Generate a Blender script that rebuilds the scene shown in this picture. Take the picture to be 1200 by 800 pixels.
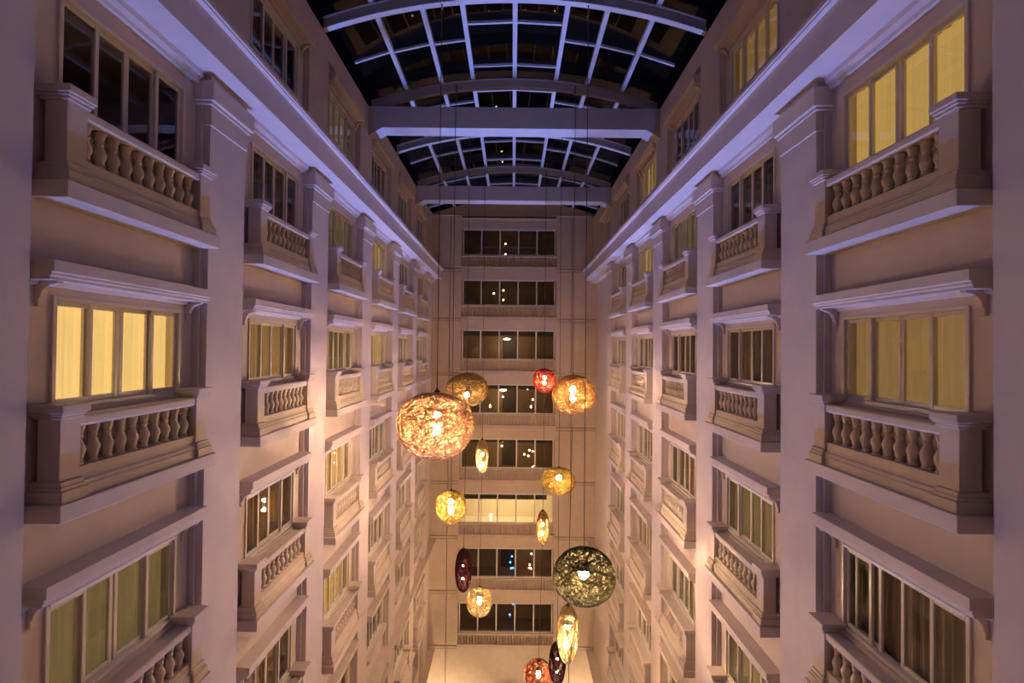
import bpy, bmesh, math, random
from mathutils import Vector, Matrix

random.seed(7)
for o in list(bpy.data.objects):
    bpy.data.objects.remove(o)
SC = bpy.context.scene
COL = SC.collection

# ------------------------------------------------------------------ camera, world, exposure, big lights
ZC = 23.5                     # eye height above the lobby floor
F_PX = 600.0
cam_d = bpy.data.cameras.new('camera')
cam = bpy.data.objects.new('camera', cam_d)
COL.objects.link(cam)
cam_d.sensor_width = 36.0
cam_d.lens = 36.0 * F_PX / 1200.0
cam_d.clip_start = 0.05
cam_d.clip_end = 300
YAW, PITCH, ROLL = 0.0014, 0.0145, 0.0103
cam.matrix_world = (Matrix.Translation((0.025, 0, ZC)) @ Matrix.Rotation(YAW, 4, 'Z')
                    @ Matrix.Rotation(math.pi / 2 + PITCH, 4, 'X') @ Matrix.Rotation(ROLL, 4, 'Z'))
SC.camera = cam

world = bpy.data.worlds.new('night')
SC.world = world
world.use_nodes = True
world.node_tree.nodes['Background'].inputs[0].default_value = (0.010, 0.012, 0.03, 1)
world.node_tree.nodes['Background'].inputs[1].default_value = 0.06

SC.view_settings.view_transform = 'Standard'
SC.view_settings.look = 'None'
SC.view_settings.gamma = 1.0
SC.view_settings.exposure = 0.0
SC.view_settings.use_curve_mapping = False

VIOLET_W = 14200.0
WARM_W = 1700.0
BULB_S = 10.6
VIOLET = (0.21, 0.32, 1.0)
WARM = (1.0, 0.76, 0.44)

# ------------------------------------------------------------------ helpers
MATS = {}


def new_mat(name):
    m = bpy.data.materials.new(name)
    m.use_nodes = True
    MATS[name] = m
    return m, m.node_tree, m.node_tree.nodes['Principled BSDF']


def plaster(name, col, var=0.06, rough=0.75, scale=3.0, bump=0.05):
    m, nt, b = new_mat(name)
    tc = nt.nodes.new('ShaderNodeTexCoord')
    n = nt.nodes.new('ShaderNodeTexNoise')
    n.inputs['Scale'].default_value = scale
    n.inputs['Detail'].default_value = 6
    nt.links.new(tc.outputs['Object'], n.inputs['Vector'])
    r = nt.nodes.new('ShaderNodeValToRGB')
    r.color_ramp.elements[0].position = 0.3
    r.color_ramp.elements[1].position = 0.7
    r.color_ramp.elements[0].color = tuple(c * (1 - var) for c in col) + (1,)
    r.color_ramp.elements[1].color = tuple(min(1, c * (1 + var)) for c in col) + (1,)
    nt.links.new(n.outputs['Fac'], r.inputs['Fac'])
    nt.links.new(r.outputs['Color'], b.inputs['Base Color'])
    b.inputs['Roughness'].default_value = rough
    if bump:
        n2 = nt.nodes.new('ShaderNodeTexNoise')
        n2.inputs['Scale'].default_value = 60
        nt.links.new(tc.outputs['Object'], n2.inputs['Vector'])
        bp = nt.nodes.new('ShaderNodeBump')
        bp.inputs['Strength'].default_value = bump
        bp.inputs['Distance'].default_value = 0.01
        nt.links.new(n2.outputs['Fac'], bp.inputs['Height'])
        nt.links.new(bp.outputs['Normal'], b.inputs['Normal'])
    return m


def simple(name, col, rough=0.5, metal=0.0):
    m, nt, b = new_mat(name)
    tc = nt.nodes.new('ShaderNodeTexCoord')
    n = nt.nodes.new('ShaderNodeTexNoise')
    n.inputs['Scale'].default_value = 8
    nt.links.new(tc.outputs['Object'], n.inputs['Vector'])
    r = nt.nodes.new('ShaderNodeValToRGB')
    r.color_ramp.elements[0].color = tuple(c * 0.95 for c in col) + (1,)
    r.color_ramp.elements[1].color = tuple(min(1, c * 1.05) for c in col) + (1,)
    nt.links.new(n.outputs['Fac'], r.inputs['Fac'])
    nt.links.new(r.outputs['Color'], b.inputs['Base Color'])
    b.inputs['Roughness'].default_value = rough
    b.inputs['Metallic'].default_value = metal
    return m


def emitter(name, col, s):
    m, nt, b = new_mat(name)
    b.inputs['Base Color'].default_value = (0.8, 0.8, 0.8, 1)
    b.inputs['Emission Color'].default_value = col + (1,)
    b.inputs['Emission Strength'].default_value = s
    return m


def curtain_mat(name, col, emit, scale=26.0):
    """cloth with its own vertical weave stripes; emit > 0 for curtains of a lit room"""
    m, nt, b = new_mat(name)
    tc = nt.nodes.new('ShaderNodeTexCoord')
    w = nt.nodes.new('ShaderNodeTexNoise')
    mp = nt.nodes.new('ShaderNodeMapping')
    mp.inputs['Scale'].default_value = (1, scale * 0.35, 0.25)
    nt.links.new(tc.outputs['Object'], mp.inputs['Vector'])
    nt.links.new(mp.outputs['Vector'], w.inputs['Vector'])
    w.inputs['Scale'].default_value = 1.0
    w.inputs['Detail'].default_value = 3
    r = nt.nodes.new('ShaderNodeValToRGB')
    r.color_ramp.elements[0].position = 0.3
    r.color_ramp.elements[1].position = 0.7
    r.color_ramp.elements[0].color = tuple(c * 0.95 for c in col) + (1,)
    r.color_ramp.elements[1].color = tuple(min(1, c * 1.03) for c in col) + (1,)
    nt.links.new(w.outputs['Fac'], r.inputs['Fac'])
    nt.links.new(r.outputs['Color'], b.inputs['Base Color'])
    b.inputs['Roughness'].default_value = 0.9
    if emit > 0:
        b.inputs['Emission Color'].default_value = col + (1,)
        b.inputs['Emission Strength'].default_value = emit
    return m


def glass_mat(name, tint=(1, 1, 1), ior=1.5, rough=0.0):
    m = bpy.data.materials.new(name)
    m.use_nodes = True
    nt = m.node_tree
    nt.nodes.clear()
    out = nt.nodes.new('ShaderNodeOutputMaterial')
    tr = nt.nodes.new('ShaderNodeBsdfTransparent')
    tr.inputs['Color'].default_value = tint + (1,)
    gl = nt.nodes.new('ShaderNodeBsdfGlossy')
    gl.inputs['Roughness'].default_value = rough
    # Schlick reflectance of a thin sheet, the same from both sides
    lw = nt.nodes.new('ShaderNodeLayerWeight')
    lw.inputs['Blend'].default_value = 0.5
    pw = nt.nodes.new('ShaderNodeMath')
    pw.operation = 'POWER'
    pw.inputs[1].default_value = 5.0
    nt.links.new(lw.outputs['Facing'], pw.inputs[0])
    fr = nt.nodes.new('ShaderNodeMath')
    fr.operation = 'MULTIPLY_ADD'
    f0 = ((ior - 1) / (ior + 1)) ** 2
    fr.inputs[1].default_value = 1 - f0
    fr.inputs[2].default_value = f0
    nt.links.new(pw.outputs[0], fr.inputs[0])
    mx = nt.nodes.new('ShaderNodeMixShader')
    nt.links.new(fr.outputs[0], mx.inputs['Fac'])
    nt.links.new(tr.outputs['BSDF'], mx.inputs[1])
    nt.links.new(gl.outputs['BSDF'], mx.inputs[2])
    nt.links.new(mx.outputs['Shader'], out.inputs['Surface'])
    MATS[name] = m
    return m


def strand_mat(name, col, trans=0.62):
    m = bpy.data.materials.new(name)
    m.use_nodes = True
    nt = m.node_tree
    nt.nodes.clear()
    out = nt.nodes.new('ShaderNodeOutputMaterial')
    d = nt.nodes.new('ShaderNodeBsdfDiffuse')
    t = nt.nodes.new('ShaderNodeBsdfTranslucent')
    tc = nt.nodes.new('ShaderNodeTexCoord')
    n = nt.nodes.new('ShaderNodeTexNoise')
    n.inputs['Scale'].default_value = 14
    nt.links.new(tc.outputs['Object'], n.inputs['Vector'])
    r = nt.nodes.new('ShaderNodeValToRGB')
    r.color_ramp.elements[0].position = 0.3
    r.color_ramp.elements[1].position = 0.7
    r.color_ramp.elements[0].color = tuple(c * 0.7 for c in col) + (1,)
    r.color_ramp.elements[1].color = tuple(min(1, c * 1.15) for c in col) + (1,)
    nt.links.new(n.outputs['Fac'], r.inputs['Fac'])
    nt.links.new(r.outputs['Color'], d.inputs['Color'])
    nt.links.new(r.outputs['Color'], t.inputs['Color'])
    mx = nt.nodes.new('ShaderNodeMixShader')
    mx.inputs['Fac'].default_value = trans
    nt.links.new(d.outputs['BSDF'], mx.inputs[1])
    nt.links.new(t.outputs['BSDF'], mx.inputs[2])
    nt.links.new(mx.outputs['Shader'], out.inputs['Surface'])
    MATS[name] = m
    return m


class MB:
    def __init__(s):
        s.v, s.f, s.sm = [], [], []

    def quad(s, a, b, c, d):
        n = len(s.v)
        s.v += [a, b, c, d]
        s.f.append((n, n + 1, n + 2, n + 3))
        s.sm.append(False)
        return s

    def box(s, x0, x1, y0, y1, z0, z1):
        x0, x1 = min(x0, x1), max(x0, x1)
        n = len(s.v)
        s.v += [(x, y, z) for z in (z0, z1) for y in (y0, y1) for x in (x0, x1)]
        for q in ((0, 2, 3, 1), (4, 5, 7, 6), (0, 1, 5, 4), (2, 6, 7, 3), (0, 4, 6, 2), (1, 3, 7, 5)):
            s.f.append(tuple(n + i for i in q))
            s.sm.append(False)
        return s

    def prism(s, pts, axis, a, b):
        """pts 2D polygon (ccw), extruded along axis 'x','y','z' from a to b"""
        n = len(s.v)
        k = len(pts)

        def P(p, t):
            return {'y': (p[0], t, p[1]), 'x': (t, p[0], p[1]), 'z': (p[0], p[1], t)}[axis]
        s.v += [P(p, a) for p in pts] + [P(p, b) for p in pts]
        s.f.append(tuple(n + i for i in range(k)))
        s.f.append(tuple(n + k + i for i in reversed(range(k))))
        s.sm += [False, False]
        for i in range(k):
            j = (i + 1) % k
            s.f.append((n + j, n + i, n + k + i, n + k + j))
            s.sm.append(False)
        return s

    def lathe(s, prof, seg=12, cx=0, cy=0, smooth=True, cap=True):
        n = len(s.v)
        for r, z in prof:
            for i in range(seg):
                a = 2 * math.pi * i / seg
                s.v.append((cx + r * math.cos(a), cy + r * math.sin(a), z))
        for k in range(len(prof) - 1):
            for i in range(seg):
                j = (i + 1) % seg
                s.f.append((n + k * seg + i, n + k * seg + j, n + (k + 1) * seg + j, n + (k + 1) * seg + i))
                s.sm.append(smooth)
        if cap:
            s.f.append(tuple(n + i for i in reversed(range(seg))))
            s.f.append(tuple(n + (len(prof) - 1) * seg + i for i in range(seg)))
            s.sm += [False, False]
        return s

    def tube(s, pts, r, seg=6, closed=False, smooth=True):
        n = len(s.v)
        m = len(pts)
        pts = [Vector(p) for p in pts]
        up = None
        for i, p in enumerate(pts):
            a = pts[(i - 1) % m] if (closed or i > 0) else p
            b = pts[(i + 1) % m] if (closed or i < m - 1) else p
            t = (b - a).normalized()
            if up is None:
                up = Vector((0, 0, 1)) if abs(t.z) < 0.9 else Vector((1, 0, 0))
            sd = t.cross(up).normalized()
            up = sd.cross(t).normalized()
            for k in range(seg):
                an = 2 * math.pi * k / seg
                s.v.append(tuple(p + sd * (r * math.cos(an)) + up * (r * math.sin(an))))
        for i in range(m if closed else m - 1):
            j = (i + 1) % m
            for k in range(seg):
                l = (k + 1) % seg
                s.f.append((n + i * seg + k, n + i * seg + l, n + j * seg + l, n + j * seg + k))
                s.sm.append(smooth)
        if not closed:
            s.f.append(tuple(n + i for i in reversed(range(seg))))
            s.f.append(tuple(n + (m - 1) * seg + i for i in range(seg)))
            s.sm += [False, False]
        return s

    def mesh(s, name, mat, bevel=0.0):
        me = bpy.data.meshes.new(name)
        me.from_pydata(s.v, [], s.f)
        me.polygons.foreach_set('use_smooth', s.sm)
        me.materials.append(MATS[mat])
        bm = bmesh.new()
        bm.from_mesh(me)
        bmesh.ops.recalc_face_normals(bm, faces=bm.faces)
        if bevel > 0:
            bmesh.ops.bevel(bm, geom=list(bm.edges), offset=bevel, segments=1, affect='EDGES', clamp_overlap=True)
        bm.to_mesh(me)
        bm.free()
        me.update()
        return me


def link(name, data, parent=None, loc=(0, 0, 0), rz=0.0):
    o = bpy.data.objects.new(name, data)
    COL.objects.link(o)
    o.parent = parent
    o.location = loc
    o.rotation_euler = (0, 0, rz)
    return o


def empty(name, loc=(0, 0, 0), rz=0.0, parent=None):
    o = link(name, None, parent, loc, rz)
    o.empty_display_size = 0.2
    return o


def tag(o, label=None, cat=None, group=None, kind=None):
    if label:
        o['label'] = label
    if cat:
        o['category'] = cat
    if group:
        o['group'] = group
    if kind:
        o['kind'] = kind
    return o


ORD = ['zeroth', 'first', 'second', 'third', 'fourth', 'fifth', 'sixth', 'seventh', 'eighth', 'ninth']

# ------------------------------------------------------------------ materials
plaster('stucco', (0.60, 0.50, 0.46), 0.04)
plaster('stone', (0.59, 0.49, 0.42), 0.06, 0.65)
plaster('end_wall', (0.56, 0.43, 0.34), 0.05)
plaster('beam_paint', (0.46, 0.42, 0.41), 0.05)
plaster('marble', (0.34, 0.29, 0.24), 0.12, 0.25, 0.8, 0.0)
simple('frame_white', (0.66, 0.60, 0.54), 0.35)
simple('roof_steel', (0.46, 0.44, 0.45), 0.45)
simple('black_metal', (0.02, 0.02, 0.02), 0.5)
simple('room_brown', (0.26, 0.17, 0.09), 0.8)
simple('room_cream', (0.75, 0.66, 0.5), 0.8)
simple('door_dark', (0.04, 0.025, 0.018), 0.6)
glass_mat('glass', (0.92, 0.92, 0.90))
glass_mat('roof_glass', (0.6, 0.62, 0.66))
curtain_mat('curtain_bright', (0.80, 0.56, 0.20), 1.0)
curtain_mat('curtain_lit', (0.46, 0.30, 0.085), 1.0)
curtain_mat('curtain_warm', (0.23, 0.135, 0.045), 1.0)
curtain_mat('curtain_olive', (0.13, 0.092, 0.034), 1.0)
curtain_mat('curtain_dim', (0.30, 0.22, 0.13), 0.0)
plaster('room_wall', (0.40, 0.33, 0.26), 0.04)
emitter('bulb_white', (1.0, 0.66, 0.38), 260.0 * BULB_S)
emitter('bulb_soft', (1.0, 0.66, 0.38), 138.0 * BULB_S)
emitter('glow_warm', (1.0, 0.72, 0.35), 14.0)
emitter('glow_blue', (0.03, 0.25, 1.0), 12.0)
emitter('lens_violet', (0.4, 0.4, 1.0), 3.0)
emitter('lens_warm', (1.0, 0.65, 0.4), 3.0)

# ------------------------------------------------------------------ layout constants
P = 4.0
C0 = 6.395            # centre of the first bay along the atrium
H = 3.247             # storey height
WP, WM, WR = 4.62, 4.72, 4.82      # pier face, step, recess
YN, D = -5.0, 30.6
WU, WUR = 4.76, 4.88               # upper wall faces
ZT = 7.88
Z_SOF = 4.05
LW, LB = 2.07, 1.21                # window size
W_BOT = -0.70                      # window sill, row C, relative to the eye
ROWS = {'A': 6.247, 'B': H, 'C': 0.0, 'D': -H, 'E': -2 * H, 'F': -3 * H, 'G': -4 * H, 'H': -5 * H}
ROWNAME = {'A': 'above the cornice', 'B': 'first row under cornice', 'C': 'second row under cornice',
           'D': 'third row under cornice', 'E': 'fourth row under cornice', 'F': 'fifth row under cornice',
           'G': 'sixth row under cornice', 'H': 'seventh row under cornice'}
NB = {-1: 6, 1: 5}
SIDE = {-1: 'six-bay side', 1: 'five-bay side'}


def zz(z):
    return z + ZC


def bay_c(i):
    return C0 + P * i


# ------------------------------------------------------------------ floor
o = link('floor', MB().box(-7, 7, YN - 0.5, D + 3, -0.3, 0).mesh('floor', 'marble'))
tag(o, 'polished pale stone lobby floor of the atrium', 'floor', kind='structure')

# ------------------------------------------------------------------ side walls
PIERS = {-1: [(YN, 4.90)] + [(8.78 + P * i - 1.02, 8.78 + P * i) for i in range(6)],
         1: [(YN, 4.90)] + [(8.78 + P * i - 1.02, 8.78 + P * i) for i in range(5)]}
for s in (-1, 1):
    wall = empty('wall_left' if s < 0 else 'wall_right', (0, 0, 0))
    tag(wall, 'cream stucco side wall with %s window bays between flat piers' % ('six' if s < 0 else 'five'), 'wall', kind='structure')
    rows = [r for r in ROWS if r != 'A']
    # recessed wall field with the window openings left out
    for i in range(NB[s]):
        y0, y1 = (4.85 if i == 0 else 8.7 + P * (i - 1)), 7.85 + P * i
        c = bay_c(i)
        m = MB()
        m.box(s * WR, s * (WR + .3), y0, c - LW / 2, 0, zz(4.3))
        m.box(s * WR, s * (WR + .3), c + LW / 2, y1, 0, zz(4.3))
        prev = 0.0
        for r in reversed(rows):
            zb = zz(ROWS[r] + W_BOT)
            m.box(s * WR, s * (WR + .3), c - LW / 2, c + LW / 2, prev, zb)
            prev = zb + LB
        m.box(s * WR, s * (WR + .3), c - LW / 2, c + LW / 2, prev, zz(4.3))
        link('bay_field', m.mesh('bay_field', 'stucco'), wall)
    yl = PIERS[s][-1][1]
    wend = WR if s < 0 else 5.02
    link('bay_field', MB().box(s * wend, s * (wend + .3), yl - 0.1, D + .3, 0, zz(4.3)).mesh('bay_field', 'stucco'), wall)
    for k, (y0, y1) in enumerate(PIERS[s]):
        m = MB()
        m.box(s * WP, s * 5.12, y0, y1, 0, zz(4.3))
        m.box(s * WM, s * 5.12, y0 - .05, y1 + .05, 0, zz(4.3))
        pier = link('pier', m.mesh('pier', 'stucco'), wall)
        m = MB()
        if k == 0:
            continue
        m.box(s * (WP - .025), s * WM, y0 - .02, y1 + .02, zz(3.36), zz(3.66))
        m.box(s * (WP - .05), s * WR, y0 - .07, y1 + .07, zz(3.66), zz(3.71))
        m.box(s * (WP - .10), s * WR, y0 - .10, y1 + .10, zz(3.71), zz(4.00))
        link('capital', m.mesh('capital', 'stone', 0.006), pier)
    # upper storey, set back above the cornice
    m = MB()
    r0 = zz(ROWS['A'] + W_BOT)
    edge = YN
    for i in range(-1, 7):
        c = bay_c(i)
        y0, y1 = c - 1.38, c + 1.38
        if i < 6:
            m.box(s * WU, s * 5.2, edge, y0, zz(4.3), zz(ZT))
            m.box(s * (WU + .06), s * 5.2, y0, y0 + .05, zz(4.3), zz(ZT - .75))
            m.box(s * (WU + .06), s * 5.2, y1 - .05, y1, zz(4.3), zz(ZT - .75))
            m.box(s * WUR, s * 5.2, y0, c - LW / 2, zz(4.3), zz(ZT))
            m.box(s * WUR, s * 5.2, c + LW / 2, y1, zz(4.3), zz(ZT))
            m.box(s * WUR, s * 5.2, c - LW / 2, c + LW / 2, zz(4.3), r0)
            m.box(s * WUR, s * 5.2, c - LW / 2, c + LW / 2, r0 + LB, zz(ZT))
            m.box(s * WU, s * 5.2, y0, y1, zz(ZT - .55), zz(ZT))
            edge = y1
    m.box(s * WU, s * 5.2, edge, D + .3, zz(4.3), zz(ZT))
    link('upper_wall', m.mesh('upper_wall', 'stucco'), wall)

    # cornice between the rows
    tr = empty('trim_%d' % (1 if s < 0 else 2))
    tag(tr, 'deep blue-lit cornice running the whole length of the %s' % SIDE[s], 'cornice', kind='structure')
    prof = [(5.1, 4.13), (4.27, 4.13), (4.27, 4.64), (4.19, 4.64), (4.19, 4.665), (4.17, 4.68), (4.17, 4.74), (4.21, 4.78), (5.1, 4.82)]
    m = MB().prism([(s * a, zz(b)) for a, b in prof], 'y', YN, D)
    link('cornice_band', m.mesh('cornice_band', 'stucco'), tr)
    prof = [(5.05, 3.96), (4.75, 3.96), (4.74, 4.01), (4.69, 4.06), (4.68, 4.13), (5.05, 4.13)]
    for k in range(len(PIERS[s])):
        y0 = PIERS[s][k][1] + (.10 if k else -9.9)
        y1 = PIERS[s][k + 1][0] - .10 if k + 1 < len(PIERS[s]) else D
        m = MB().prism([(s * a, zz(b)) for a, b in prof], 'y', max(y0, YN), y1)
        link('bed_moulding', m.mesh('bed_moulding', 'stucco'), tr)

# storey ledges of the long side and of the blank end of the other side
n_tr = 3
for s, row, y0, y1 in ((-1, 'F', 4.0, D), (-1, 'H', 4.0, D), (1, 'F', 25.0, D), (1, 'H', 25.0, D)):
    zt = ROWS[row] - 1.60
    prof = [(5.1, zt), (4.40, zt), (4.40, zt - .09), (4.44, zt - .11), (4.46, zt - .2), (4.52, zt - .24), (4.52, zt - .34), (4.57, zt - .36),
            (4.57, zt - .46), (5.1, zt - .46)]
    prof = [(a if s < 0 else a + (0.15 if a < 5 else 0), b) for a, b in prof]
    t = link('trim_%d' % n_tr, MB().prism([(s * a, zz(b)) for a, b in prof], 'y', y0, y1).mesh('storey_ledge', 'stone'))
    tag(t, 'moulded cream storey ledge, %s, on the %s' % ('the upper one' if row == 'F' else 'the lower one', SIDE[s]), 'ledge', kind='structure')
    n_tr += 1

# wall behind the camera
o = link('wall_front', MB().box(-5.2, 5.2, YN - .4, YN, 0, zz(ZT)).mesh('wall_front', 'stucco'))
tag(o, 'plain cream stucco wall closing the near end', 'wall', kind='structure')

# ------------------------------------------------------------------ window and balcony prototypes (local x points into the atrium)
PM = {}


def wl_box(*a):
    return MB().box(*a)


m = MB()
for y in (-1, 1):
    m.box(-.10, .025, y * LW / 2 - .045 * (y > 0), y * LW / 2 + .045 * (y < 0), 0, LB)
m.box(-.10, .025, -LW / 2 + .045, LW / 2 - .045, LB - .045, LB)
m.box(-.10, .025, -LW / 2 + .045, LW / 2 - .045, 0, .05)
PM['frame'] = m.mesh('window_frame', 'frame_white', 0.004)
SW, SH = 0.52, LB - .095
m = MB()
m.box(-.02, .02, -SW / 2, -SW / 2 + .055, 0, SH)
m.box(-.02, .02, SW / 2 - .055, SW / 2, 0, SH)
m.box(-.018, .018, -SW / 2 + .055, SW / 2 - .055, 0, .06)
m.box(-.018, .018, -SW / 2 + .055, SW / 2 - .055, SH - .055, SH)
PM['sash'] = m.mesh('sash', 'frame_white', 0.004)
PM['pane'] = MB().box(-.004, .004, -SW / 2 + .045, SW / 2 - .045, .05, SH - .045).mesh('pane', 'glass')


def curtain(mat):
    m = MB()
    n = 64
    v = []
    for k in range(n + 1):
        y = -1.02 + 2.04 * k / n
        x = -.19 + .018 * math.sin(k * 1.37) + .01 * math.sin(k * .61 + 1)
        v.append((x, y))
    for k in range(n):
        a, b = v[k], v[k + 1]
        m.quad((a[0], a[1], .0), (b[0], b[1], .0), (b[0], b[1], LB), (a[0], a[1], LB))
    for k in range(n):
        a, b = v[k], v[k + 1]
        m.quad((a[0] - .01, a[1], LB), (b[0] - .01, b[1], LB), (b[0] - .01, b[1], 0), (a[0] - .01, a[1], 0))
    m.sm = [True] * len(m.sm)
    me = bpy.data.meshes.new('curtain')
    me.from_pydata(m.v, [], m.f)
    me.materials.append(MATS[mat])
    return me


CURT = {k: curtain('curtain_' + k) for k in ('bright', 'lit', 'warm', 'olive', 'dim')}
# unlit room with open curtains: a real room behind the glass
m = MB()
ry0, ry1, rz0, rz1, rx0, rx1 = -LW / 2, LW / 2, 0.0, LB, -.11, -2.2
m.quad((rx1, ry0, rz0), (rx1, ry1, rz0), (rx1, ry1, rz1), (rx1, ry0, rz1))
m.quad((rx0, ry0, rz0), (rx0, ry0, rz1), (rx1, ry0, rz1), (rx1, ry0, rz0))
m.quad((rx0, ry1, rz0), (rx1, ry1, rz0), (rx1, ry1, rz1), (rx0, ry1, rz1))
m.quad((rx0, ry0, rz0), (rx1, ry0, rz0), (rx1, ry1, rz0), (rx0, ry1, rz0))
m.quad((rx0, ry0, rz1), (rx0, ry1, rz1), (rx1, ry1, rz1), (rx1, ry0, rz1))
PM['room'] = m.mesh('unlit_room', 'room_wall')
# stone hood
prof = [(0, 1.30), (.045, 1.30), (.06, 1.345), (.245, 1.345), (.245, 1.38), (.26, 1.39), (.26, 1.42), (.285, 1.425), (.285, 1.545), (0, 1.555)]
PM['hood'] = MB().prism(prof, 'y', -1.33, 1.33).mesh('hood', 'stone', 0.004)
pts = [(0, 1.345), (0, 1.08), (.035, 1.08), (.035, 1.16)]
for k in range(9):
    a = math.pi / 2 * k / 8
    pts.append((.055 + .17 * (1 - math.cos(a)), 1.17 + .145 * math.sin(a)))
pts += [(.225, 1.345)]
PM['bracket'] = MB().prism(pts, 'y', -.035, .035).mesh('bracket', 'stone', 0.003)
PM['sill'] = MB().box(0, .07, -1.09, 1.09, -.07, .0).mesh('sill', 'stone', 0.006)
PM['deep_sill'] = MB().prism([(0, -.20), (.10, -.20), (.13, -.13), (.19, -.10), (.19, .0), (0, .01)], 'y', -1.2, 1.2).mesh('deep_sill', 'stone', 0.005)

PM['slab'] = MB().box(0, .40, -1.325, 1.325, 0, .18).mesh('slab', 'stone', 0.006)
PM['base'] = MB().prism([(.02, .18), (.325, .18), (.325, .29), (.31, .305), (.305, .34), (.28, .36), (.27, .40), (.27, .49), (.08, .49), (.08, .3), (.02, .3)],
                        'y', -1.0, 1.0).mesh('base_course', 'stone', 0.004)
m = MB()
m.box(.0, .365, -.165, .165, .18, .30)
m.box(.0, .345, -.15, .15, .30, .34)
m.box(.0, .33, -.14, .14, .34, .39)
m.box(.07, .30, -.125, .125, .39, 1.02)
PM['post'] = m.mesh('post', 'stone', 0.005)
m = MB()
m.box(.03, .325, -.145, .145, 1.02, 1.055)
m.box(.0, .345, -.16, .16, 1.055, 1.085)
m.box(.0, .365, -.175, .175, 1.085, 1.165)
PM['cap'] = m.mesh('post_cap', 'stone', 0.006)
PM['rail'] = MB().prism([(.08, .915), (.27, .915), (.27, .93), (.285, .94), (.285, 1.01), (.275, 1.03), (.075, 1.03), (.075, .94), (.08, .93)], 'y',
                        -1.0, 1.0).mesh('top_rail', 'stone', 0.004)
bprof = [(.060, .0), (.060, .028), (.044, .034), (.046, .05), (.056, .06), (.05, .072), (.058, .10), (.074, .15), (.072, .18), (.058, .215),
         (.042, .25), (.037, .275), (.05, .285), (.05, .30), (.04, .308), (.046, .33), (.058, .375), (.064, .40), (.064, .425)]
PM['baluster'] = MB().lathe(bprof, 12).mesh('baluster', 'stone')


def make_window(n, loc, rz, kind, hood=True, sill='sill', opened=0.0, label=''):
    w = empty('window_%d' % n, loc, rz)
    tag(w, label, 'window', kind='structure')
    link('frame', PM['frame'], w)
    for k in range(4):
        yy = (-.735, -.245, .245, .735)[k]
        x = (-.035, -.075, -.075, -.035)[k]
        if opened and k == 1:
            yy -= opened
        sa = link('sash', PM['sash'], w, (x, yy, .05))
        link('pane', PM['pane'], sa)
    if kind == 'dark':
        link('unlit_room', PM['room'], w)
    else:
        link('curtain', CURT[kind], w)
    if hood:
        hd = link('hood', PM['hood'], w)
        for y in (-1.19, 1.19):
            link('bracket', PM['bracket'], hd, (0, y, 0))
    link(sill, PM[sill], w)
    return w


def make_balcony(loc, rz, label):
    b = empty('balcony', loc, rz)
    tag(b, label, 'balcony', 'balustraded balconies of the two side walls')
    link('slab', PM['slab'], b)
    link('base_course', PM['base'], b)
    for y in (-1.11, 1.11):
        p = link('post', PM['post'], b, (0, y, 0))
        link('post_cap', PM['cap'], p)
    link('top_rail', PM['rail'], b)
    for k in range(10):
        link('baluster', PM['baluster'], b, (.175, -.877 + .195 * k, .49))
    return b


LIT = {}
for key, val in {
    -1: {'A': 'dark dark olive dark dark dark', 'B': 'dark dim olive lit dim dim', 'C': 'bright warm olive lit dim dim',
         'D': 'olive dim lit dim dim olive', 'E': 'dim dim lit dim dim dim', 'F': 'dark dim dark dark dark olive', 'G': 'dim dim dim dim olive dim'},
    1: {'A': 'dark warm dark lit dark dark', 'B': 'lit dim olive lit dim', 'C': 'warm dim dark dim dim', 'D': 'dim olive dim dim warm',
        'E': 'dim olive olive warm dim', 'F': 'dim dim dim olive dim', 'G': 'dim dim dim dim dim'}}.items():
    for r, t in val.items():
        for i, k in enumerate(t.split()):
            LIT[(key, r, i)] = k
LITWORD = {'bright': 'brightly lit yellow', 'lit': 'lit yellow', 'warm': 'lit amber', 'olive': 'dimly lit olive', 'dim': 'unlit tan-curtained', 'dark': 'dark'}
OPEN = {(-1, 'C', 0): .05, (-1, 'D', 0): .06, (1, 'B', 0): .06, (1, 'D', 0): .36}
nwin = 1
for s in (-1, 1):
    rz = 0.0 if s < 0 else math.pi
    for r in 'ABCDEFG':
        for i in range(6 if r == 'A' else NB[s]):
            total = 6 if r == 'A' else NB[s]
            kind = LIT[(s, r, i)]
            wx = WUR if r == 'A' else WR
            lab = '%s four-pane window, %s, %s bay from end wall, %s' % (LITWORD[kind], ROWNAME[r], ORD[total - i], SIDE[s])
            nob = (s < 0 and r == 'F')
            make_window(nwin, (s * wx, bay_c(i), zz(ROWS[r] + W_BOT)), rz, kind, hood=(r != 'B'), sill='deep_sill' if nob else 'sill',
                        opened=OPEN.get((s, r, i), 0), label=lab)
            nwin += 1
            if r != 'A' and not nob:
                make_balcony((s * WR, bay_c(i), zz(ROWS[r] - 1.78)), rz,
                             'cream balustraded balcony, %s, %s bay from end wall, %s' % (ROWNAME[r], ORD[total - i], SIDE[s]))

# ------------------------------------------------------------------ end wall
WX0, WX1 = -3.0, 2.53
wb = empty('wall_back', (0, 0, 0))
tag(wb, 'cream panelled end wall with a central stack of wide windows', 'wall', kind='structure')
TOPS = [7.158, 4.121] + [1.118 - 3.235 * k for k in range(6)]
BOTS = [5.581, 2.587] + [-.641 - 3.235 * k for k in range(6)]
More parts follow.
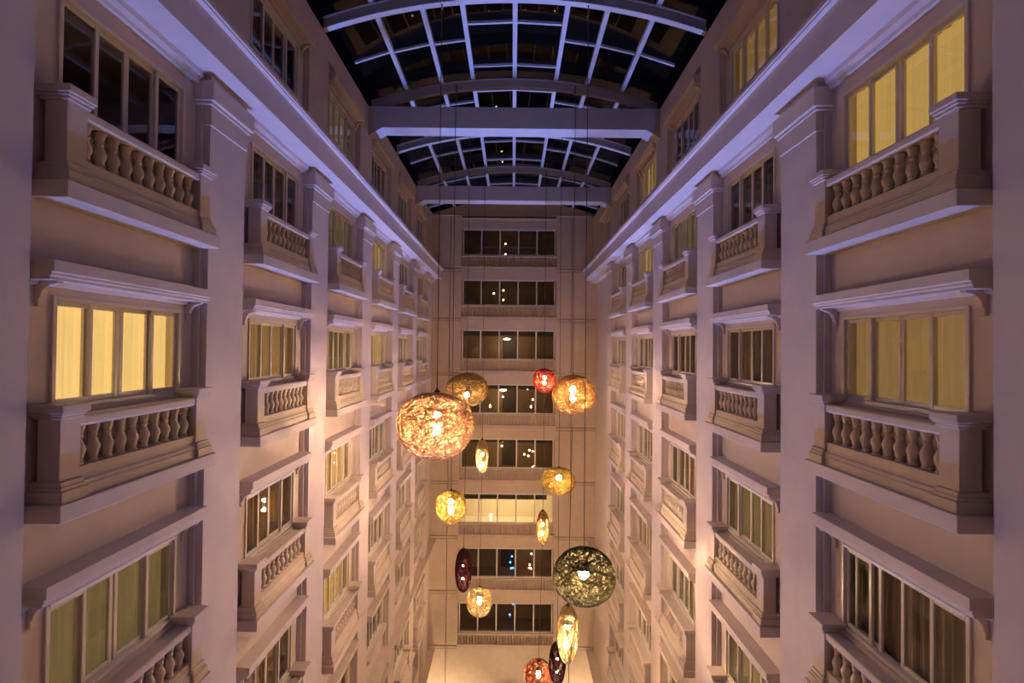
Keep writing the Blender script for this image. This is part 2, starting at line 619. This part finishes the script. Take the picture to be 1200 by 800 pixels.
# solid backing (dark joints show between the panels)
m = MB()
for x0, x1 in ((-5.15, WX0 - .02), (WX1 + .02, 5.35)):
    m.box(x0, x1, D + .24, D + .31, 0, zz(ZT + .2))
link('joint_backing', m.mesh('joint_backing', 'end_wall'), wb)
BAND = [zz(BOTS[k] - .80) for k in range(8)]
for x0, x1 in ((-5.1, -3.78), (-3.74, WX0 - .06), (WX1 + .06, 3.52), (3.56, 5.3)):
    top = zz(ZT + .15)
    for k in range(9):
        b = BAND[k] if k < 8 else zz(BOTS[7] - .8 - 3.2)
        link('panel', MB().box(x0, x1, D, D + .25, b + .02, top).mesh('panel', 'end_wall', .006), wb)
        link('band_panel', MB().box(x0, x1, D - .02, D + .25, b - .13, b - .015).mesh('band_panel', 'end_wall', .005), wb)
        top = b - .165
    link('panel', MB().box(x0, x1, D, D + .25, 0.0, top).mesh('panel', 'end_wall', .006), wb)
# central stack: spandrels with relief balusters
zprev = zz(ZT + .15)
sp_bal = None
for k in range(8):
    t, b = zz(TOPS[k]), zz(BOTS[k])
    nxt = zz(TOPS[k + 1]) if k < 7 else 0.0
    m = MB()
    m.box(WX0 - .06, WX1 + .06, D - .04, D + .3, nxt, b - .66)
    m.box(WX0 - .06, WX1 + .06, D + .12, D + .3, b - .66, b)
    m.box(WX0 - .10, WX1 + .10, D - .10, D + .2, b - .10, b - .01)
    m.box(WX0 - .10, WX1 + .10, D - .12, D, b - .80, b - .66)
    m.box(WX0 - .10, WX1 + .10, D - .07, D, b - .94, b - .83)
    sp = link('spandrel', m.mesh('spandrel', 'end_wall', .006), wb)
    if sp_bal is None:
        m = MB()
        nb = 30
        for q in range(nb):
            cx = WX0 + .1 + (WX1 - WX0 - .2) * (q + .5) / nb
            m.lathe([(.045, 0), (.045, .04), (.03, .05), (.06, .16), (.05, .24), (.028, .33), (.04, .36), (.03, .38), (.05, .48), (.05, .56)], 8, cx, D + .0)
        sp_bal = m.mesh('relief_balusters', 'end_wall')
    q = link('relief_balusters', sp_bal, sp, (0, 0, b - .66))
    q['kind'] = 'stuff'
m = MB()
m.box(WX0 - .06, WX1 + .06, D - .04, D + .3, zz(TOPS[0]), zz(ZT - .1))
m.box(WX0 - .1, WX1 + .1, D - .1, D, zz(ZT - .14), zz(ZT - .05))
link('spandrel', m.mesh('spandrel', 'end_wall', .006), wb)
# gable below the vault
R_ARC = (4.76 ** 2 + .80 ** 2) / 1.6


def arcz(x, off=0.0):
    return ZT - .03 + .80 - R_ARC + math.sqrt(max(0, (R_ARC + off) ** 2 - x * x))


pts = [(-5.1, zz(ZT + .1)), (5.1, zz(ZT + .1))]
pts += [(x, zz(arcz(x, .3))) for x in [4.9 - 9.8 * k / 20 for k in range(21)]]
link('gable', MB().prism(pts, 'y', D + .1, D + .35).mesh('gable', 'end_wall'), wb)
link('gable_ledge', MB().box(-5.0, 5.2, D - .05, D + .1, zz(ZT + .06), zz(ZT + .16)).mesh('gable_ledge', 'end_wall', .006), wb)

ROWK = ['plain', 'plain', 'brown', 'brown', 'brown', 'cream', 'brown', 'plain']
ROWW = [0, 0, 30, 22, 20, 105, 9, 0]
for k in range(8):
    t, b = zz(TOPS[k]), zz(BOTS[k])
    w = empty('window_%d' % nwin, ((WX0 + WX1) / 2, D, b))
    nwin += 1
    desc = ['dark corridor window with two wall washers', 'dark corridor window with two tiny lamps', 'brown corridor window with a glowing ceiling lamp',
            'brown corridor window behind hanging lanterns', 'brown corridor window beside slim lantern', 'bright cream corridor window with dark band',
            'dim grey corridor window with blue dots', 'black corridor window with two blue dots'][k]
    tag(w, 'wide five-pane %s, %s row of end wall' % (desc, ORD[k + 1]), 'window', kind='structure')
    ww, hh = WX1 - WX0, t - b
    m = MB()
    for x in (-ww / 2, ww / 2 - .06):
        m.box(x, x + .06, -.02, .10, 0, hh)
    m.box(-ww / 2, ww / 2, -.02, .10, hh - .06, hh)
    m.box(-ww / 2, ww / 2, -.02, .10, 0, .06)
    link('frame', m.mesh('frame', 'frame_white', .004), w)
    for q in range(1, 5):
        x = -ww / 2 + ww * q / 5
        link('mullion', MB().box(x - .04, x + .04, -.015, .09, .06, hh - .06).mesh('mullion', 'frame_white', .004), w)
    for q in range(5):
        x = -ww / 2 + ww * (q + .5) / 5
        link('pane', MB().box(x - ww / 10 + .03, x + ww / 10 - .03, .035, .045, .05, hh - .05).mesh('pane', 'glass'), w)
    # corridor behind
    rm = 'room_cream' if ROWK[k] == 'cream' else 'room_brown'
    m = MB()
    x0, x1, y0, y1 = -ww / 2 - .3, ww / 2 + .3, .32, 2.3
    z0, z1 = -.35, hh + .25
    m.quad((x0, y1, z0), (x1, y1, z0), (x1, y1, z1), (x0, y1, z1))
    m.quad((x0, y0, z0), (x0, y1, z0), (x0, y1, z1), (x0, y0, z1))
    m.quad((x1, y1, z0), (x1, y0, z0), (x1, y0, z1), (x1, y1, z1))
    m.quad((x0, y0, z0), (x1, y0, z0), (x1, y1, z0), (x0, y1, z0))
    m.quad((x0, y1, z1), (x1, y1, z1), (x1, y0, z1), (x0, y0, z1))
    room = link('corridor', m.mesh('corridor', rm), w)
    if ROWK[k] == 'brown':
        link('corridor_door', MB().box(-.35, .55, 2.2, 2.29, -.3, hh - .15).mesh('corridor_door', 'door_dark', .01), room)
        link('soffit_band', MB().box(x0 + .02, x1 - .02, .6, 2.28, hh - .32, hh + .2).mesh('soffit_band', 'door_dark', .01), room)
    if ROWK[k] == 'cream':
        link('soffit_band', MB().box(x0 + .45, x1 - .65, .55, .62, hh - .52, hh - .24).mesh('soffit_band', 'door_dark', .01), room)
    dots = [[(-.25, .30), (-.25, .95)], [(-.35, .45), (-.35, 1.05), (-.95, .85)], [(-.1, 1.25)], [(-.3, 1.32), (-.3, .9), (1.2, 1.4), (1.55, .75), (-1.1, .3)],
            [(-.3, 1.4), (-.35, 1.1), (1.3, 1.55), (1.35, .85), (1.05, .6), (1.3, .5)], [(-.6, 1.2), (1.7, .85)], [(1.55, .95)], []][k]
    for (x, z) in dots:  # lamps, and some lantern reflections in the glass built as glowing dots
        disc = (k == 2) or (z > 1.3 and x < 0)
        rr = (.22, .06) if disc else (.05, .05)
        pr = [(.01, -rr[1])] + [(rr[0] * math.cos(a), rr[1] * math.sin(a)) for a in (-.9, -.4, 0, .4, .9)] + [(.01, rr[1])]
        link('corridor_lamp_and_glint', MB().lathe(pr, 10).mesh('corridor_lamp_and_glint', 'glow_warm'), room, (x, 1.2, z))
    blues = {6: [(.35, .9), (.25, .55), (.42, .2), (.30, .18)], 7: [(.45, 1.25), (.25, .6)]}.get(k, [])
    for (x, z) in blues:  # small glowing blue dots behind the glass
        link('blue_dot', MB().lathe([(.005, -.05), (.04, -.03), (.055, 0), (.04, .03), (.005, .05)], 10).mesh('blue_dot', 'glow_blue'), room, (x, .9, z))
    if k == 5:      # bright strip along the ceiling of the cream corridor
        ld = bpy.data.lights.new('ceiling_strip_light', 'AREA')
        ld.shape = 'RECTANGLE'
        ld.size, ld.size_y = 4.6, .5
        ld.energy = ROWW[k]
        ld.color = (1.0, .78, .45)
        link('ceiling_strip_light', ld, room, (0, 1.0, hh))
    elif ROWW[k] > .5:   # the lamp seen in that corridor
        lx, lz = {2: (-.1, 1.25), 3: (-.3, 1.32), 4: (-.3, 1.4), 6: (1.55, .95)}[k]
        ld = bpy.data.lights.new('corridor_light', 'POINT')
        ld.energy = ROWW[k]
        ld.shadow_soft_size = .06
        ld.color = (1.0, .74, .42)
        link('corridor_light', ld, room, (lx, 1.2, lz - .14))
    if k in (0, 2, 4):
        for x in (-2.0, 1.75):
            if k != 0 and x > 0:
                continue
            sl = bpy.data.lights.new('wall_washer_light', 'SPOT')
            sl.energy = 26
            sl.spot_size = math.radians(46)
            sl.color = (1.0, .8, .35)
            sl.shadow_soft_size = .03
            link('wall_washer_light', sl, room, (x, 2.05, hh - .36))
            link('wall_washer', MB().lathe([(.05, 0), (.05, .1)], 10).mesh('wall_washer', 'black_metal'), room, (x, 2.05, hh - .34))

# ------------------------------------------------------------------ roof
vault = empty('skylight_vault', (0, 0, zz(ZT)))
tag(vault, 'shallow arched glass skylight with pale purlins under the night sky', 'skylight', kind='structure')
vi = vault.matrix_world
PUR = [-4.72, -3.56, -2.40, -1.37, 0.0, 1.37, 2.40, 3.56, 4.72]
ARCH = [4.6, 8.75, 12.6, 16.88, 20.6, 25.0, 28.6]
m = MB()
m.box(-5.1, 5.1, YN - .1, 0.4, .85, .95)
link('roof_deck', m.mesh('roof_deck', 'beam_paint'), vault)


def vz(x, off):
    return arcz(x, off) - ZT


for x in PUR[1:-1]:
    z = vz(x, .30)
    m = MB().box(x - .065, x + .065, 0.3, D + .3, z, z + .13)
    pu = link('purlin', m.mesh('purlin', 'roof_steel', .006), vault)
    m = MB().box(x - .035, x + .035, 0.3, D + .3, z + .13, z + .21)
    link('glazing_cap', m.mesh('glazing_cap', 'roof_steel'), pu)
for y in ARCH:
    n = 28
    top, bot = [], []
    web = MB()
    fl = MB()
    xs = [-4.74 + 9.48 * k / n for k in range(n + 1)]
    for k in range(n):
        a, b = xs[k], xs[k + 1]
        za, zb = vz(a, 0), vz(b, 0)
        web.prism([(a, za + .025), (b, zb + .025), (b, zb + .27), (a, za + .27)], 'y', y - .02, y + .02)
        fl.prism([(a, za), (b, zb), (b, zb + .025), (a, za + .025)], 'y', y - .09, y + .09)
        web.prism([(a, za + .27), (b, zb + .27), (b, zb + .295), (a, za + .295)], 'y', y - .09, y + .09)
    rib = link('arch_rib', web.mesh('arch_rib', 'roof_steel'), vault)
    link('rib_flange', fl.mesh('rib_flange', 'roof_steel'), rib)
    for x in PUR[1:-1]:
        z = vz(x, .27)
        link('cleat', MB().box(x - .05, x + .05, y - .07, y + .07, z, z + .06).mesh('cleat', 'roof_steel'), rib)
# transverse glazing bars and panes, cell by cell
for c in range(8):
    x0, x1 = PUR[c], PUR[c + 1]
    central = c in (3, 4)
    ys = [0.4]
    for y in ARCH:
        ys += ([y - 2.8 + 4.0 - 0.0 - 4.0 + .0, y - .65] if central else [y - 2.05])
    ys = [0.4] + sorted(ys[1:]) + [D + .1]
    za, zb = vz(x0, .40), vz(x1, .40)
    for y in ys[1:-1]:
        m = MB().prism([(x0 + .06, za), (x1 - .06, zb), (x1 - .06, zb + .07), (x0 + .06, za + .07)], 'y', y - .035, y + .035)
        link('glazing_bar', m.mesh('glazing_bar', 'roof_steel'), vault)
    for q in range(len(ys) - 1):
        m = MB().prism([(x0 + .02, za + .075), (x1 - .02, zb + .075), (x1 - .02, zb + .09), (x0 + .02, za + .09)], 'y', ys[q] + .01, ys[q + 1] - .01)
        link('glass_pane', m.mesh('glass_pane', 'roof_glass'), vault)

# tie beams with haunched ends
for k, (y0, y1) in enumerate(((8.45, 9.1), (16.60, 17.25), (24.72, 25.38))):
    pts = [(-4.8, 7.88), (-4.8, 6.90), (-4.30, 7.18), (4.30, 7.18), (4.8, 6.90), (4.8, 7.88)]
    bm_ = link('trim_%d' % (n_tr + k), MB().prism([(a, zz(b)) for a, b in pts], 'y', y0, y1).mesh('tie_beam', 'beam_paint', .008))
    tag(bm_, ['tie beam crossing under the skylight, farthest from end wall', 'tie beam crossing under the skylight, second from end wall',
              'tie beam crossing under the skylight, nearest the end wall'][k], 'beam', kind='structure')

# ------------------------------------------------------------------ hanging woven lanterns
COLS = {'pink': (0.58, 0.40, 0.25), 'gold': (0.46, 0.32, 0.13), 'red': (0.52, 0.13, 0.09), 'orange': (0.60, 0.38, 0.15), 'yellow': (0.56, 0.41, 0.12),
        'cream': (0.58, 0.46, 0.24), 'purple': (0.10, 0.03, 0.035), 'olive': (0.11, 0.10, 0.06), 'coral': (0.42, 0.17, 0.09)}
for k, c in COLS.items():
    strand_mat('weave_' + k, c)


def woven(rx, ry, slim, n, r, seed, lump):
    rnd = random.Random(seed)
    m = MB()
    for q in range(n):
        if slim and q % 3 == 0:
            a0 = rnd.uniform(0, 2 * math.pi)
            tw = rnd.uniform(-1.2, 1.2)
            pts = []
            for k in range(22):
                t = -1 + 2 * k / 21
                rr = math.sqrt(max(0.0, 1 - abs(t) ** 2.2)) * .97 + .03
                a = a0 + tw * t
                pts.append((rx * rr * math.cos(a), rx * rr * math.sin(a), ry * t))
            m.tube(pts, r, 3, False, False)
            continue
        nrm = Vector((rnd.gauss(0, 1), rnd.gauss(0, 1), rnd.gauss(0, 1) * (1.6 if slim else 1.0))).normalized()
        h = rnd.uniform(-.85, .85)
        rad = math.sqrt(1 - h * h)
        u = nrm.orthogonal().normalized()
        w = nrm.cross(u)
        pts = []
        ns = max(14, int(38 * rad))
        ph, am = rnd.uniform(0, 6.28), rnd.uniform(.05, .16)
        jit = rnd.uniform(-.02, .02)
        rnd_k = rnd.choice((3, 4, 5, 7))
        for k in range(ns):
            a = 2 * math.pi * k / ns
            d = nrm * (h + am * math.sin(rnd_k * a + ph)) + u * (rad * math.cos(a)) + w * (rad * math.sin(a))
            d.normalize()
            g = 1 + jit + lump * (math.sin(2.1 * d.x + 1.3 * d.z + seed) * .6 + math.sin(3.3 * d.y - 2 * d.z + 2 * seed) * .4)
            if not slim:      # fuller than a true ellipsoid, a little flattened on top
                zq = math.copysign(abs(d.z) ** .92, d.z)
            else:
                zq = d.z
            pts.append((rx * g * d.x, rx * g * d.y, ry * g * zq))
        m.tube(pts, r, 3, True, False)
    me = bpy.data.meshes.new('shade')
    me.from_pydata(m.v, [], m.f)
    return me


BULB_ME = {}


def bulb_mesh(r, mat):
    k = (round(r, 3), mat)
    if k not in BULB_ME:
        pr = [(r * .05, -r)] + [(r * math.cos(a), r * math.sin(a)) for a in [-1.2 + 2.4 * i / 8 for i in range(9)]] + [(r * .05, r)]
        BULB_ME[k] = MB().lathe(pr, 14).mesh('bulb', mat)
    return BULB_ME[k]


def lantern(name, label, x, y, z, rx, ry, col, bulbs, br=.075, n=110, r=.009, slim=False, seed=1, lump=.05, under=None, foot=False):
    L = empty(name, (x, y, zz(z)))
    tag(L, label, 'lantern', 'woven lanterns hanging in the atrium')
    me = woven(rx, ry, slim, n, r, seed, lump)
    me.materials.append(MATS['weave_' + col])
    sh = link('shade', me, L)
    sh['kind'] = 'stuff'
    for b in bulbs:
        link('bulb', bulb_mesh(br, 'bulb_white' if y < 14 else 'bulb_soft'), L, (0, 0, b * ry))
        link('added_light_block', MB().lathe([(br * .3, br * 1.70), (br * 2.3, br * 1.36), (br * 2.32, br * 1.40), (br * .3, br * 1.80)], 14).mesh('added_light_block', 'frame_white'),
             L, (0, 0, b * ry))  # added disc above the bulb, holds back its upward light
    top = arcz(x) - z
    cab = (0, 0)
    if under:      # hangs on from the foot of the lantern above
        top = under[1] - z
        cab = (under[0] - x, 0)
    lo = min(bulbs) * ry
    m = MB().tube([(0, 0, lo), (0, 0, ry * .98)], .012, 6)
    link('stem', m.mesh('stem', 'black_metal'), L)
    link('collar', MB().lathe([(.07, ry * .96), (.07, ry * 1.0), (.02, ry * 1.05), (.02, ry * 1.1)], 12).mesh('collar', 'black_metal'), L)
    m = MB().tube([(0, 0, ry), (cab[0], cab[1], top)], .011, 6)
    if not under:
        m.box(-.02, .02, -.02, {16.5: .40, 24.6: .42}.get(y, .02), top - .02, top + .02)
    if foot:
        link('foot_rod', MB().tube([(0, 0, lo), (0, 0, -ry - .07)], .012, 6).mesh('foot_rod', 'black_metal'), L)
    link('cable', m.mesh('cable', 'black_metal'), L)
    return L


lantern('woven_lantern', 'largest round lantern, pink and peach weave with two bulbs', -1.82, 12.6, -1.85, .94, .80, 'pink', (.28, -.22), .085, 240, .0068, seed=3, lump=.08)
lantern('woven_lantern', 'golden brown round lantern with one bulb beside the largest pink lantern', -1.80, 20.6, -1.675, .83, .68, 'gold', (-.28,), .10, 170, .0085, seed=5, foot=True)
lantern('woven_lantern', 'small red round lantern with two bulbs beside the orange lantern', 1.565, 24.6, -1.51, .55, .57, 'red', (.24, -.26), .075, 130, .0085, seed=8, lump=.03, foot=True)
lantern('woven_lantern', 'orange round lantern with two bulbs beside the small red lantern', 1.98, 16.5, -1.452, .68, .62, 'orange', (.28, -.2), .09, 160, .0078, seed=12, foot=True)
lantern('woven_lantern', 'flattened yellow round lantern with one bulb', 1.93, 20.6, -5.257, .68, .53, 'yellow', (.22,), .095, 150, .0085, seed=15, foot=True)
lantern('slim_lantern', 'slim cream spindle lantern hanging below the largest pink lantern', -1.384, 24.6, -5.136, .30, .80, 'cream', (.1, -.5), .07, 80, .010, True, 17, .02, foot=True)
lantern('woven_lantern', 'yellow barrel-round lantern hanging above the slim purple lantern', -1.90, 16.5, -5.069, .49, .52, 'yellow', (.3, -.3), .08, 130, .0075, seed=21, lump=.03)
lantern('slim_lantern', 'slim amber spindle lantern hanging below the flattened yellow lantern', 1.55, 24.6, -8.52, .30, .82, 'orange', (.22, -.36), .065, 80, .010, True, 23, .02, under=(1.565, -1.51 - .642), foot=True)
lantern('slim_lantern', 'slim dark purple spindle lantern above the cream round lantern', -1.855, 20.6, -8.866, .33, .86, 'purple', (.22, -.38), .03, 85, .010, True, 25, .02, under=(-1.80, -1.675 - .752))
lantern('woven_lantern', 'cream round lantern with two bulbs beside the dark purple spindle', -1.43, 24.6, -12.035, .61, .68, 'cream', (.3, -.12), .085, 130, .009, seed=28, lump=.02, under=(-1.384, -5.136 - .872))
lantern('woven_lantern', 'large dark olive round lantern with one bright bulb', 1.82, 12.6, -5.536, .75, .66, 'olive', (.1,), .12, 210, .0068, seed=31, lump=.03)
lantern('slim_lantern', 'large pale spindle lantern hanging below the dark olive lantern', 1.88, 16.5, -9.07, .345, .91, 'cream', (.25, -.38), .08, 95, .0095, True, 35, .02, under=(1.98, -1.452 - .692))
lantern('slim_lantern', 'slim dark purple spindle lantern beside the orange-red round lantern', 1.93, 20.6, -12.51, .33, .86, 'purple', (.22, -.38), .03, 85, .010, True, 38, .02, under=(1.93, -5.257 - .602))
lantern('woven_lantern', 'orange-red round lantern hanging lowest of all', 1.41, 24.6, -15.47, .66, .64, 'coral', (.25, -.15), .08, 130, .009, seed=41, lump=.03, under=(1.55, -8.52 - .892))

# ------------------------------------------------------------------ lobby uplights below the frame (fixtures with their lamps)


UP_N = [0]


def uplight(x, y, kind, watts, angle, nth, tilt=0.0, size=.12):
    UP_N[0] += 1
    u = empty('floor_uplight', (x, y, 0))
    where = {-1: 'six-bay side', 1: 'five-bay side', 0: 'atrium centre line'}[0 if abs(x) < .6 else (1 if x > 0 else -1)]
    tag(u, 'black floor uplight with %s lens, %s of its row from end wall, %s' % (kind, ORD[nth], where), 'uplight', 'uplights on the lobby floor')
    link('housing', MB().lathe([(.22, 0), (.24, .03), (.20, .06), (.20, .30), (.18, .30), (.17, .24)], 20, cap=False).mesh('housing', 'black_metal'), u)
    link('lens_%d_offscreen' % UP_N[0], MB().lathe([(.165, .20), (.165, .215), (.01, .22)], 20).mesh('lens', 'lens_' + kind), u)
    l = bpy.data.lights.new('uplight_lamp', 'SPOT')
    l.energy = watts
    l.color = VIOLET if kind == 'violet' else WARM
    l.spot_size = math.radians(angle)
    l.spot_blend = .7 if kind == 'violet' else .4
    l.shadow_soft_size = size
    lo = link('%s_uplight_%d_offscreen' % (kind, UP_N[0]), l, u, (0, 0, .34))
    lo.rotation_euler = (math.pi + tilt, 0, 0)
    return u


for k in range(6):
    uplight(0.0, 4.5 + 4.0 * k, 'violet', VIOLET_W * (.5, .8, 1, 1, 1, 1)[k], 38, 6 - k, size=.06)
for x in (-3.75, 3.75):
    uplight(x, 29.2, 'warm', WARM_W, 100, 1, tilt=-.15, size=.15)
